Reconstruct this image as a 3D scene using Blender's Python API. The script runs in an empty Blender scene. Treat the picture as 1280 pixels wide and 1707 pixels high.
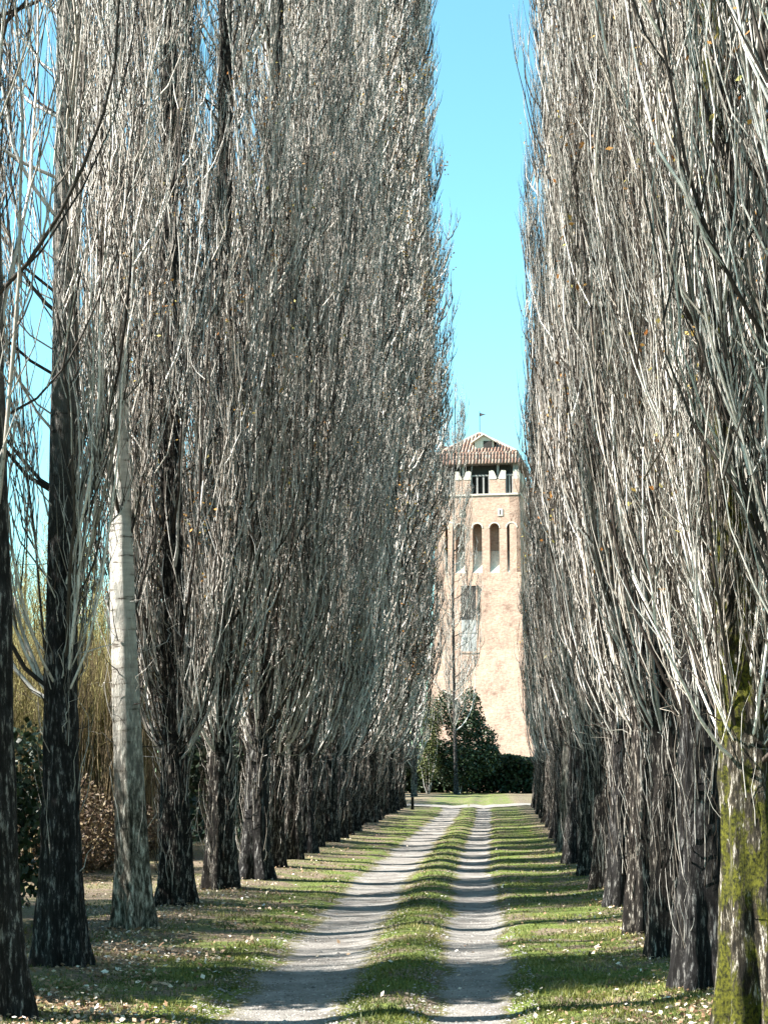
import bpy, math, random
import numpy as np
import mathutils
from mathutils import Vector

# ------------------------------------------------------------------ camera, world, sun, exposure
S = bpy.context.scene
C = S.collection
rad = math.radians
cam_d = bpy.data.cameras.new('camera'); cam = bpy.data.objects.new('camera', cam_d); C.objects.link(cam)
cam_d.sensor_fit = 'HORIZONTAL'; cam_d.sensor_width = 36; cam_d.lens = 36*2800/1280
cam_d.clip_start = 0.1; cam_d.clip_end = 3000
EYE = 1.75
cam.location = (0, 0, EYE)
cam.rotation_euler = (rad(90+8.74), 0, rad(3.35))
S.camera = cam

SUN_AZ, SUN_EL = rad(16), rad(44)      # sun to the left, a little behind the camera
sv = Vector((-math.cos(SUN_AZ)*math.cos(SUN_EL), -math.sin(SUN_AZ)*math.cos(SUN_EL), math.sin(SUN_EL)))
w = bpy.data.worlds.new('World'); S.world = w; w.use_nodes = True
wt = w.node_tree; bg = wt.nodes['Background']
sky = wt.nodes.new('ShaderNodeTexSky'); sky.sky_type = 'NISHITA'; sky.sun_disc = False
sky.sun_elevation = SUN_EL; sky.sun_rotation = math.atan2(sv.x, sv.y)
sky.air_density = 1.0; sky.dust_density = 0.3; sky.ozone_density = 1.0
tint = wt.nodes.new('ShaderNodeMix'); tint.data_type = 'RGBA'; tint.blend_type = 'MULTIPLY'
tint.inputs[0].default_value = 1.0; tint.inputs[7].default_value = (0.74, 1.18, 1.04, 1)
wt.links.new(sky.outputs[0], tint.inputs[6]); wt.links.new(tint.outputs[2], bg.inputs[0])
bg.inputs[1].default_value = 0.064
sl = bpy.data.lights.new('sun', 'SUN'); sl.energy = 5.0; sl.angle = rad(0.5); sl.color = (1.0, 0.95, 0.88)
so = bpy.data.objects.new('sun', sl); C.objects.link(so); so.rotation_euler = sv.to_track_quat('Z', 'Y').to_euler()
S.view_settings.view_transform = 'Standard'; S.view_settings.look = 'None'
S.view_settings.gamma = 1; S.view_settings.use_curve_mapping = False
S.view_settings.exposure = 2.35

# ------------------------------------------------------------------ helpers
def P(px, py=None, d=None):
    """ground point (or distance d) from photograph pixels -> lateral, distance"""
    if d is None: d = 2800*EYE/(py-1284)
    return ((px-804)*d/2800, d)

def tag(o, label=None, cat=None, group=None, kind=None):
    if label: o['label'] = label
    if cat: o['category'] = cat
    if group: o['group'] = group
    if kind: o['kind'] = kind
    return o

def empty(name, loc, rz=0):
    o = bpy.data.objects.new(name, None); C.objects.link(o); o.location = loc; o.rotation_euler = (0, 0, rz)
    o.empty_display_size = 0.3
    return o

def obj(name, me, parent=None, loc=None):
    o = bpy.data.objects.new(name, me); C.objects.link(o)
    if parent: o.parent = parent
    if loc: o.location = loc
    return o

def mesh_np(name, V, F, mat, attr=None, smooth=False):
    """V (n,3); F (m,k) constant-size faces; attr: dict name->per-vertex float"""
    me = bpy.data.meshes.new(name)
    V = np.ascontiguousarray(V, dtype=np.float32); F = np.ascontiguousarray(F, dtype=np.int32)
    m, k = F.shape
    me.vertices.add(len(V)); me.vertices.foreach_set('co', V.ravel())
    me.loops.add(m*k); me.loops.foreach_set('vertex_index', F.ravel())
    me.polygons.add(m); me.polygons.foreach_set('loop_start', np.arange(0, m*k, k, dtype=np.int32))
    me.polygons.foreach_set('loop_total', np.full(m, k, dtype=np.int32))
    if smooth: me.polygons.foreach_set('use_smooth', np.ones(m, dtype=bool))
    me.update(calc_edges=True)
    if attr:
        for kx, a in attr.items():
            at = me.attributes.new(kx, 'FLOAT', 'POINT'); at.data.foreach_set('value', np.ascontiguousarray(a, dtype=np.float32))
    me.materials.append(mat)
    return me

class MB:
    """plain polygon builder"""
    def __init__(s): s.v = []; s.f = []
    def box(s, x0, x1, y0, y1, z0, z1):
        b = len(s.v)
        s.v += [(x0,y0,z0),(x1,y0,z0),(x1,y1,z0),(x0,y1,z0),(x0,y0,z1),(x1,y0,z1),(x1,y1,z1),(x0,y1,z1)]
        s.f += [tuple(b+i for i in q) for q in ((0,3,2,1),(4,5,6,7),(0,1,5,4),(1,2,6,5),(2,3,7,6),(3,0,4,7))]
        return s
    def prism(s, poly, y0, y1):
        """poly: list of (x,z) counter-clockwise seen from -y; extruded y0..y1"""
        b = len(s.v); n = len(poly)
        s.v += [(x, y0, z) for x, z in poly] + [(x, y1, z) for x, z in poly]
        s.f.append(tuple(b+i for i in range(n))); s.f.append(tuple(b+n+i for i in reversed(range(n))))
        for i in range(n):
            j = (i+1) % n
            s.f.append((b+j, b+i, b+n+i, b+n+j))
        return s
    def prism_x(s, poly, x0, x1):
        """poly of (y,z) extruded along x"""
        b = len(s.v); n = len(poly)
        s.v += [(x0, y, z) for y, z in poly] + [(x1, y, z) for y, z in poly]
        s.f.append(tuple(b+i for i in range(n))); s.f.append(tuple(b+n+i for i in reversed(range(n))))
        for i in range(n):
            j = (i+1) % n
            s.f.append((b+j, b+i, b+n+i, b+n+j))
        return s
    def quad(s, *p):
        b = len(s.v); s.v += list(p); s.f.append(tuple(range(b, b+len(p)))); return s
    def build(s, name, mat, parent=None):
        me = bpy.data.meshes.new(name); me.from_pydata(s.v, [], s.f); me.update(); me.materials.append(mat)
        return obj(name, me, parent)

def vnoise(x, y, seed=0):
    xi = np.floor(x).astype(np.int64); yi = np.floor(y).astype(np.int64)
    fx = x-xi; fy = y-yi; fx = fx*fx*(3-2*fx); fy = fy*fy*(3-2*fy)
    def h(a, b):
        n = (a*374761393 + b*668265263 + seed*1442695041) & 0x7fffffff
        n = ((n ^ (n >> 13))*1274126177) & 0x7fffffff
        return ((n ^ (n >> 16)) & 0xffff)/65535.0
    return (h(xi, yi)*(1-fx)+h(xi+1, yi)*fx)*(1-fy) + (h(xi, yi+1)*(1-fx)+h(xi+1, yi+1)*fx)*fy

# ------------------------------------------------------------------ materials
def newmat(name):
    m = bpy.data.materials.new(name); m.use_nodes = True
    nt = m.node_tree; b = nt.nodes['Principled BSDF']
    b.inputs['Specular IOR Level'].default_value = 0.2
    return m, nt, b
def N(nt, t, **kw):
    n = nt.nodes.new(t)
    for k, v in kw.items():
        if k.startswith('i_'):
            key = k[2:]; key = int(key) if key.isdigit() else key
            n.inputs[key].default_value = v
        else: setattr(n, k, v)
    return n
def L(nt, a, b): nt.links.new(a, b)
def coords(nt, scale, kind='Object'):
    tc = N(nt, 'ShaderNodeTexCoord'); mp = N(nt, 'ShaderNodeMapping'); mp.inputs['Scale'].default_value = scale
    L(nt, tc.outputs[kind], mp.inputs[0]); return mp.outputs[0]
def world_coords(nt, scale):
    g = N(nt, 'ShaderNodeNewGeometry'); mp = N(nt, 'ShaderNodeMapping'); mp.inputs['Scale'].default_value = scale
    L(nt, g.outputs['Position'], mp.inputs[0]); return mp.outputs[0]
def noise(nt, vec, scale, detail=4, rough=0.6):
    n = N(nt, 'ShaderNodeTexNoise'); n.inputs['Scale'].default_value = scale
    n.inputs['Detail'].default_value = detail; n.inputs['Roughness'].default_value = rough
    L(nt, vec, n.inputs['Vector']); return n.outputs[0]
def ramp(nt, fac, stops):
    r = N(nt, 'ShaderNodeValToRGB'); e = r.color_ramp.elements
    while len(e) < len(stops): e.new(0.5)
    for i, (p, c) in enumerate(stops):
        e[i].position = p; e[i].color = (*c, 1) if len(c) == 3 else c
    L(nt, fac, r.inputs[0]); return r.outputs[0]
def mix(nt, fac, a, b, mode='MIX'):
    m = N(nt, 'ShaderNodeMix', data_type='RGBA', blend_type=mode)
    for sock, val in ((m.inputs[0], fac), (m.inputs[6], a), (m.inputs[7], b)):
        if isinstance(val, (int, float)): sock.default_value = val
        elif isinstance(val, tuple): sock.default_value = (*val, 1)
        else: L(nt, val, sock)
    return m.outputs[2]
def bump(nt, b, h, strength, dist):
    n = N(nt, 'ShaderNodeBump'); n.inputs['Strength'].default_value = strength; n.inputs['Distance'].default_value = dist
    L(nt, h, n.inputs['Height']); L(nt, n.outputs[0], b.inputs['Normal'])

def bark_mat(name, pale, mid, dark, moss=None, strength=1.0, smoothbark=False, zr_=(1.2, 4.2), sk=1.0):
    m, nt, b = newmat(name)
    v = coords(nt, (1, 1, 0.22)); n1 = noise(nt, v, 30, 6, 0.75)
    v2 = coords(nt, (1, 1, 0.4)); n2 = noise(nt, v2, 11, 4, 0.7)
    c = ramp(nt, n1, [(0.44, dark), (0.545, mid), (0.61, pale)])  # bark ridges and furrows; the sharp pale stop also paints sunlit patches
    big = ramp(nt, n2, [(0.42, (0.45, 0.43, 0.40)), (0.58, (1.1, 1.1, 1.1))])
    c = mix(nt, 1.0, c, big, 'MULTIPLY')
    if smoothbark:   # pale smooth poplar bark with dark horizontal scars, rough only near the foot
        v3 = coords(nt, (0.6, 0.6, 3.2)); n3 = noise(nt, v3, 4.5, 4, 0.6)
        sm = ramp(nt, n3, [(0.36, (0.10*sk, 0.085*sk, 0.07*sk)), (0.42, (0.42*sk, 0.40*sk, 0.36*sk)), (0.7, (0.60*sk, 0.58*sk, 0.53*sk))])
        g = N(nt, 'ShaderNodeTexCoord'); sx = N(nt, 'ShaderNodeSeparateXYZ'); L(nt, g.outputs['Object'], sx.inputs[0])
        mr = N(nt, 'ShaderNodeMapRange', i_1=zr_[0], i_2=zr_[1]); L(nt, sx.outputs[2], mr.inputs[0])
        c = mix(nt, mr.outputs[0], c, sm)
    if moss:
        n4 = noise(nt, coords(nt, (1, 1, 0.45)), 5.5, 5, 0.62)
        mm = ramp(nt, n4, [(0.46, (0, 0, 0)), (0.52, (1, 1, 1))])
        g = N(nt, 'ShaderNodeNewGeometry'); nn = N(nt, 'ShaderNodeVectorMath', operation='DOT_PRODUCT')
        nn.inputs[1].default_value = (-0.15, -1, 0.1); L(nt, g.outputs['Normal'], nn.inputs[0])
        mr = N(nt, 'ShaderNodeMapRange', i_1=-0.2, i_2=0.5); L(nt, nn.outputs['Value'], mr.inputs[0])
        mu = N(nt, 'ShaderNodeMath', operation='MULTIPLY'); L(nt, mm, mu.inputs[0]); L(nt, mr.outputs[0], mu.inputs[1])
        n5 = noise(nt, coords(nt, (1, 1, 1)), 40, 3)
        mc = ramp(nt, n5, [(0.35, (0.012, 0.014, 0.003)), (0.62, (0.105, 0.105, 0.010))])
        c = mix(nt, mu.outputs[0], c, mc)
    oi = N(nt, 'ShaderNodeObjectInfo'); mr = N(nt, 'ShaderNodeMapRange', i_3=0.8, i_4=1.15); L(nt, oi.outputs['Random'], mr.inputs[0])
    c = mix(nt, 1.0, c, mr.outputs[0], 'MULTIPLY')
    L(nt, c, b.inputs['Base Color']); b.inputs['Roughness'].default_value = 0.9
    bump(nt, b, n1, strength, 0.05)
    return m

def strand_mat(name, stops, rough=0.75):
    m, nt, b = newmat(name)
    a = N(nt, 'ShaderNodeAttribute', attribute_name='tone')
    c = ramp(nt, a.outputs['Fac'], stops)
    n = noise(nt, coords(nt, (1, 1, 0.6)), 38, 5, 0.75)
    k = ramp(nt, n, [(0.36, (0.3, 0.27, 0.24)), (0.44, (0.9, 0.89, 0.87)), (0.65, (1.1, 1.1, 1.1))])
    c = mix(nt, 1.0, c, k, 'MULTIPLY')
    oi = N(nt, 'ShaderNodeObjectInfo'); mr = N(nt, 'ShaderNodeMapRange', i_3=0.85, i_4=1.15); L(nt, oi.outputs['Random'], mr.inputs[0])
    c = mix(nt, 1.0, c, mr.outputs[0], 'MULTIPLY')
    L(nt, c, b.inputs['Base Color']); b.inputs['Roughness'].default_value = rough
    return m

def leaf_mat(name, stops, rough=0.5, spec=0.3, trans=0.0):
    m, nt, b = newmat(name)
    a = N(nt, 'ShaderNodeAttribute', attribute_name='tone')
    c = ramp(nt, a.outputs['Fac'], stops)
    L(nt, c, b.inputs['Base Color']); b.inputs['Roughness'].default_value = rough
    b.inputs['Specular IOR Level'].default_value = spec
    if trans:
        t = N(nt, 'ShaderNodeBsdfTranslucent'); L(nt, c, t.inputs[0])
        mx = N(nt, 'ShaderNodeMixShader'); mx.inputs[0].default_value = trans
        L(nt, b.outputs[0], mx.inputs[1]); L(nt, t.outputs[0], mx.inputs[2])
        L(nt, mx.outputs[0], nt.nodes['Material Output'].inputs[0])
    return m

BARK = bark_mat('bark_rough', (0.42, 0.385, 0.34), (0.034, 0.028, 0.023), (0.010, 0.008, 0.007))
BARK_DARK = bark_mat('bark_dark', (0.20, 0.195, 0.185), (0.024, 0.023, 0.023), (0.008, 0.007, 0.007))
BARK_GREY = bark_mat('bark_grey', (0.22, 0.215, 0.205), (0.03, 0.029, 0.029), (0.01, 0.009, 0.009), smoothbark=True, zr_=(3.5, 8.0), sk=0.5)
BARK_PALE = bark_mat('bark_pale', (0.52, 0.49, 0.43), (0.26, 0.24, 0.2), (0.05, 0.045, 0.035), smoothbark=True)
BARK_MOSS = bark_mat('bark_moss', (0.6, 0.56, 0.5), (0.09, 0.075, 0.05), (0.02, 0.017, 0.012), moss=True)
TWIG = strand_mat('twig', [(0.0, (0.02, 0.015, 0.012)), (0.42, (0.05, 0.040, 0.032)), (0.52, (0.30, 0.265, 0.225)), (0.75, (0.53, 0.50, 0.46)), (1.0, (0.70, 0.68, 0.65))])
WILLOW = strand_mat('willow_twig', [(0, (0.08, 0.065, 0.022)), (0.5, (0.19, 0.165, 0.06)), (1, (0.32, 0.285, 0.12))])
REED = strand_mat('reed', [(0, (0.06, 0.045, 0.027)), (0.5, (0.17, 0.125, 0.072)), (1, (0.33, 0.26, 0.155))])
DRYLEAF = leaf_mat('dry_leaf', [(0, (0.30, 0.11, 0.03)), (0.5, (0.42, 0.24, 0.07)), (1, (0.40, 0.36, 0.12))], 0.7, 0.2, 0.25)
LITTER = leaf_mat('leaf_litter', [(0, (0.16, 0.09, 0.05)), (0.45, (0.34, 0.24, 0.15)), (0.8, (0.55, 0.46, 0.36)), (1, (0.7, 0.66, 0.6))], 0.6, 0.3, 0.1)
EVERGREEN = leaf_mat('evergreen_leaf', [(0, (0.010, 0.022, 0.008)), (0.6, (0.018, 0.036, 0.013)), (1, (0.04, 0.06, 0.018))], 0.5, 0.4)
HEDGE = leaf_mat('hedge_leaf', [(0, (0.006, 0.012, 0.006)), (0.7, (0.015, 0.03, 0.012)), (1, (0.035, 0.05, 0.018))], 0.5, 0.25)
BRAMBLE = leaf_mat('bramble_leaf', [(0, (0.03, 0.018, 0.010)), (0.6, (0.065, 0.040, 0.024)), (1, (0.17, 0.13, 0.07))], 0.6, 0.25, 0.1)
YELLOWGREEN = leaf_mat('yellow_green_leaf', [(0, (0.02, 0.03, 0.008)), (1, (0.085, 0.095, 0.022))], 0.6, 0.25, 0.1)
GRASS = leaf_mat('grass_blade', [(0, (0.025, 0.038, 0.010)), (0.4, (0.07, 0.09, 0.018)), (0.75, (0.16, 0.16, 0.03)), (1, (0.34, 0.29, 0.14))], 0.55, 0.3, 0.25)

# ------------------------------------------------------------------ terrain
def track_x(y):      # sideways drift of the wheel tracks
    return 0.06*np.sin(y*0.11+0.6) + 0.12*np.clip((y-30)/50, 0, 1)
LT = (-2.14, -1.06); RT = (-0.54, 0.25)
def hgt(x, y):
    x = np.asarray(x, dtype=float); y = np.asarray(y, dtype=float)
    xs = x - track_x(y)
    z = 0.05*(vnoise(x*0.35+7, y*0.3, 3)-0.5) + 0.035*(vnoise(x*1.1, y*0.9+4, 5)-0.5)
    for a, b in (LT, RT):
        c = (a+b)/2; hw = (b-a)/2
        z = z - 0.065*np.exp(-((xs-c)/(hw*0.95))**4)
    z = z + 0.02*np.exp(-((xs+0.8)/0.22)**2)
    # gentle bank under each tree row
    z = z + 0.07*np.exp(-((x+3.7)/0.7)**2) + 0.06*np.exp(-((x-1.9)/0.5)**2)
    return z*np.clip((150-y)/60, 0.0, 1)

def uniq(*parts): return np.unique(np.round(np.concatenate(parts), 4))
gx = uniq(np.arange(-3.2, 2.4, 0.07), np.arange(-8, -3.2, 0.22), np.arange(2.4, 7, 0.25), np.arange(-30, -8, 2.0), np.arange(7, 30, 2.0), np.array([-900., -400, -150, -60, 60, 150, 400, 900]))
gy = uniq(np.arange(4, 45, 0.2), np.arange(45, 135, 0.7), np.array([-80., -30, -10, 0, 140, 150, 200, 300, 500, 900, 1500]))
X, Y = np.meshgrid(gx, gy); Z = hgt(X, Y)
V = np.stack([X, Y, Z], -1).reshape(-1, 3)
nx, ny = len(gx), len(gy)
ii = (np.arange(ny-1)[:, None]*nx + np.arange(nx-1)[None, :]).ravel()
F = np.stack([ii, ii+1, ii+nx+1, ii+nx], -1)

def ground_mat():
    m, nt, b = newmat('ground_soil_and_turf')
    v = world_coords(nt, (1, 1, 1))
    n1 = noise(nt, v, 1.3, 5, 0.65); n2 = noise(nt, v, 30, 4, 0.7); n3 = noise(nt, v, 0.5, 3)
    grass = ramp(nt, n2, [(0.35, (0.035, 0.05, 0.012)), (0.5, (0.085, 0.115, 0.022)), (0.68, (0.16, 0.18, 0.045))])
    soil = ramp(nt, n2, [(0.35, (0.05, 0.035, 0.025)), (0.55, (0.15, 0.115, 0.08)), (0.72, (0.34, 0.28, 0.21))])
    f = ramp(nt, n1, [(0.42, (0, 0, 0)), (0.52, (1, 1, 1))])
    # litter under the tree rows
    g = N(nt, 'ShaderNodeNewGeometry'); sx = N(nt, 'ShaderNodeSeparateXYZ'); L(nt, g.outputs['Position'], sx.inputs[0])
    a = N(nt, 'ShaderNodeMapRange', i_1=-2.6, i_2=-3.6); L(nt, sx.outputs[0], a.inputs[0])
    a2 = N(nt, 'ShaderNodeMapRange', i_1=1.35, i_2=1.9); L(nt, sx.outputs[0], a2.inputs[0])
    ad = N(nt, 'ShaderNodeMath', operation='ADD'); L(nt, a.outputs[0], ad.inputs[0]); L(nt, a2.outputs[0], ad.inputs[1])
    a3 = N(nt, 'ShaderNodeMath', operation='MULTIPLY'); a3.inputs[1].default_value = 0.75; L(nt, ad.outputs[0], a3.inputs[0])
    sb = N(nt, 'ShaderNodeMath', operation='SUBTRACT', use_clamp=True); L(nt, f, sb.inputs[0]); L(nt, a3.outputs[0], sb.inputs[1])
    c = mix(nt, sb.outputs[0], soil, grass)
    L(nt, c, b.inputs['Base Color']); b.inputs['Roughness'].default_value = 0.95
    bump(nt, b, n2, 0.8, 0.03)
    return m
tag(obj('ground', mesh_np('ground', V, F, ground_mat(), smooth=True)), kind='structure')

def dirt_mat():
    m, nt, b = newmat('pale_gravel_dirt')
    v = world_coords(nt, (1, 1, 1))
    n1 = noise(nt, v, 2.2, 5, 0.6); n2 = noise(nt, v, 70, 3, 0.7)
    c = ramp(nt, n1, [(0.3, (0.11, 0.10, 0.09)), (0.55, (0.21, 0.198, 0.182)), (0.75, (0.30, 0.285, 0.265))])
    k = ramp(nt, n2, [(0.3, (0.62, 0.6, 0.58)), (0.5, (0.95, 0.95, 0.95)), (0.72, (1.2, 1.2, 1.2))])
    c = mix(nt, 1.0, c, k, 'MULTIPLY')
    at = N(nt, 'ShaderNodeAttribute', attribute_name='edge')
    n4 = noise(nt, v, 5.0, 6, 0.75); n5 = noise(nt, v, 33, 3, 0.6)
    th = N(nt, 'ShaderNodeMath', operation='SUBTRACT'); L(nt, at.outputs['Fac'], th.inputs[0]); L(nt, n4, th.inputs[1])
    mr = N(nt, 'ShaderNodeMapRange', i_1=-0.36, i_2=-0.22); L(nt, th.outputs[0], mr.inputs[0])
    turf = ramp(nt, n5, [(0.35, (0.04, 0.045, 0.015)), (0.5, (0.09, 0.085, 0.035)), (0.68, (0.2, 0.17, 0.1))])
    c = mix(nt, mr.outputs[0], c, turf)
    n6 = noise(nt, v, 14, 4, 0.7); sp = ramp(nt, n6, [(0.62, (1, 1, 1)), (0.72, (0.55, 0.47, 0.38))]); c = mix(nt, 1, c, sp, 'MULTIPLY')
    L(nt, c, b.inputs['Base Color']); b.inputs['Roughness'].default_value = 0.95
    bump(nt, b, n2, 0.8, 0.02)
    return m
DIRT = dirt_mat()
def strip(name, edge0, edge1, y0, y1, dy, nacross, lift):
    ys = np.arange(y0, y1+dy, dy); t = np.linspace(0, 1, nacross)
    e0 = edge0(ys); e1 = edge1(ys)
    XX = e0[:, None] + (e1-e0)[:, None]*t[None, :]; YY = np.repeat(ys[:, None], nacross, 1)
    edge = 1-np.clip(np.minimum(t, 1-t)*8, 0, 1)
    ZZ = hgt(XX, YY) + lift - edge[None, :]*(lift+0.012)
    V = np.stack([XX, YY, ZZ], -1).reshape(-1, 3); ny = len(ys)
    ii = (np.arange(ny-1)[:, None]*nacross + np.arange(nacross-1)[None, :]).ravel()
    F = np.stack([ii, ii+1, ii+nacross+1, ii+nacross], -1)
    E = np.repeat((np.abs(t-0.5)*2)[None, :]**3*0.58, ny, 0).ravel()
    return tag(obj(name, mesh_np(name, V, F, DIRT, {'edge': E}, smooth=True)), kind='structure')
def wob(y, s, a=0.12): return a*0.7*(vnoise(y*7, y*0+s, s+3)-0.5) +  a*(vnoise(y*2.2, y*0+s, s)-0.5) + a*1.1*(vnoise(y*0.6, y*0+s, s+9)-0.5)
strip('dirt_track', lambda y: LT[0]+track_x(y)+wob(y, 1, .14), lambda y: LT[1]+track_x(y)+wob(y, 2), 3, 83, 0.12, 16, 0.012)
strip('dirt_track', lambda y: RT[0]+track_x(y)+wob(y, 3), lambda y: RT[1]+track_x(y)+wob(y, 4), 3, 84, 0.12, 14, 0.012)
# crossing lane at the end of the avenue
ys = np.linspace(0, 1, 14); xs_ = np.arange(-30, 30, 0.5)
XX = np.repeat(xs_[:, None], 14, 1)
YY = (80.5+0.5*np.sin(xs_*0.3)+0.02*xs_)[:, None] + (6.0+0.5*np.sin(xs_*0.5))[:, None]*ys[None, :]
V = np.stack([XX, YY, hgt(XX, YY)+0.03], -1).reshape(-1, 3)
ii = (np.arange(len(xs_)-1)[:, None]*14 + np.arange(13)[None, :]).ravel()
tag(obj('cross_path', mesh_np('cross_path', V, np.stack([ii, ii+14, ii+15, ii+1], -1), DIRT, smooth=True)), kind='structure')

# ------------------------------------------------------------------ strands
def tubes(paths, radii, tone, sides=3):
    """paths (n,s,3) radii (n,s) tone (n,) -> V,F(quads),tone per vertex"""
    n, s, _ = paths.shape
    t = np.gradient(paths, axis=1); t /= np.linalg.norm(t, axis=2, keepdims=True)+1e-9
    ref = np.array([0.93, 0.36, 0.05]); u = np.cross(t, ref); u /= np.linalg.norm(u, axis=2, keepdims=True)+1e-9
    v = np.cross(t, u)
    a = np.arange(sides)*2*np.pi/sides
    V = paths[:, :, None, :] + radii[:, :, None, None]*(np.cos(a)[None, None, :, None]*u[:, :, None, :] + np.sin(a)[None, None, :, None]*v[:, :, None, :])
    idx = np.arange(n*s*sides).reshape(n, s, sides)
    nxt = np.roll(idx, -1, axis=2)
    F = np.stack([idx[:, :-1], nxt[:, :-1], nxt[:, 1:], idx[:, 1:]], -1).reshape(-1, 4)
    return V.reshape(-1, 3), F, np.repeat(tone, s*sides)
def join(parts):
    Vs, Fs, Ts = [], [], []; o = 0
    for V, F, T in parts:
        Vs.append(V); Fs.append(F+o); Ts.append(T); o += len(V)
    return np.concatenate(Vs), np.concatenate(Fs), np.concatenate(Ts)
def paths(rs, start, az, R, Lz, s, k=3.0, p=1.15, wob=0.05):
    n = len(az); t = np.linspace(0, 1, s)[None, :]
    rr = R[:, None]*(1-np.exp(-k*t))/(1-math.exp(-k))
    z = Lz[:, None]*t**p
    x = rr*np.cos(az)[:, None]; y = rr*np.sin(az)[:, None]
    for arr in (x, y):
        arr += wob*np.sqrt(np.abs(Lz))[:, None]*np.sin(2*np.pi*(rs.uniform(0.5, 1.6, (n, 1))*t+rs.rand(n, 1)))*t
        arr += wob*0.35*np.sin(2*np.pi*(rs.uniform(2, 4, (n, 1))*t+rs.rand(n, 1)))*t
    return np.stack([x, y, z], -1) + start[:, None, :]
def sample(pth, idx, t):
    s = pth.shape[1]; f = t*(s-1); i = np.clip(np.floor(f).astype(int), 0, s-2); fr = (f-i)[:, None]
    return pth[idx, i]*(1-fr)+pth[idx, i+1]*fr
def taper(r0, s, end=0.18, p=0.9):
    t = np.linspace(0, 1, s)[None, :]; return r0[:, None]*(end+(1-end)*(1-t)**p)

def leaf_quads(rs, pts, size, tone=None, flat=0.0, mat=None, name='leaves'):
    n = len(pts); d = rs.normal(size=(n, 3)); d[:, 2] *= (1-flat); d /= np.linalg.norm(d, axis=1, keepdims=True)
    e = rs.normal(size=(n, 3)); e[:, 2] *= (1-flat); e -= (e*d).sum(1, keepdims=True)*d; e /= np.linalg.norm(e, axis=1, keepdims=True)+1e-9
    if np.isscalar(size): size = np.full(n, size)
    size = size*rs.uniform(0.6, 1.3, n)
    a = d*size[:, None]*0.55; b = e*size[:, None]*0.32
    V = np.stack([pts-a, pts+b, pts+a, pts-b], 1).reshape(-1, 3)
    F = np.arange(n*4).reshape(n, 4)
    if tone is None: tone = rs.rand(n)
    return mesh_np(name, V, F, mat, {'tone': np.repeat(tone, 4)})

def trunk_mesh(seed, H, r0, mat, bendx, bendy, segs=30, flare=0.7, rough=1.0, rtop=0.02):
    rs = np.random.RandomState(seed)
    z = np.concatenate([np.arange(-0.15, 3.4, 0.055), np.arange(3.4, 9, 0.25), np.arange(9, H, 0.9), [H]])
    th = np.linspace(0, 2*np.pi, segs, endpoint=False)
    ZZ, TH = np.meshgrid(z, th, indexing='ij')
    base = r0*(1-0.22*np.clip(ZZ/4, 0, 1))*(1-np.clip(ZZ/H, 0, 1))**0.75 + rtop
    fl = np.exp(-np.clip(ZZ, 0, None)/0.45)
    nb = rs.randint(4, 7); ph = rs.rand()*6
    but = fl*flare*r0*(0.45+0.55*np.sin(nb*TH+ph+0.3*np.sin(2*TH))) 
    flute = 0.09*r0*np.sin(nb*TH+ph)*np.exp(-ZZ/4) + 0.05*r0*np.sin(3*TH+ZZ*0.7+ph)
    u = TH/(2*np.pi)
    def cyc(fu, fz, sd):
        f = TH/(2*np.pi)*fu
        a = vnoise(f, ZZ*fz, sd); b = vnoise(f-fu, ZZ*fz, sd); k = u
        return a*(1-k)+b*k
    bark = rough*0.042*(np.abs(cyc(17, 2.4, seed)-0.5)*2-0.5) + rough*0.024*(cyc(29, 8, seed+3)-0.5)
    bark = bark*np.clip(1.25-ZZ/9, 0.1, 1)
    R = base+but+flute+bark
    cx = bendx(np.clip(z, 0, None)); cy = bendy(np.clip(z, 0, None))
    V = np.stack([cx[:, None]+R*np.cos(TH), cy[:, None]+R*np.sin(TH), ZZ], -1).reshape(-1, 3)
    nz = len(z); idx = np.arange(nz*segs).reshape(nz, segs); nxt = np.roll(idx, -1, 1)
    F = np.stack([idx[:-1], nxt[:-1], nxt[1:], idx[1:]], -1).reshape(-1, 4)
    return mesh_np('trunk', V, F, mat, smooth=True)

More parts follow.
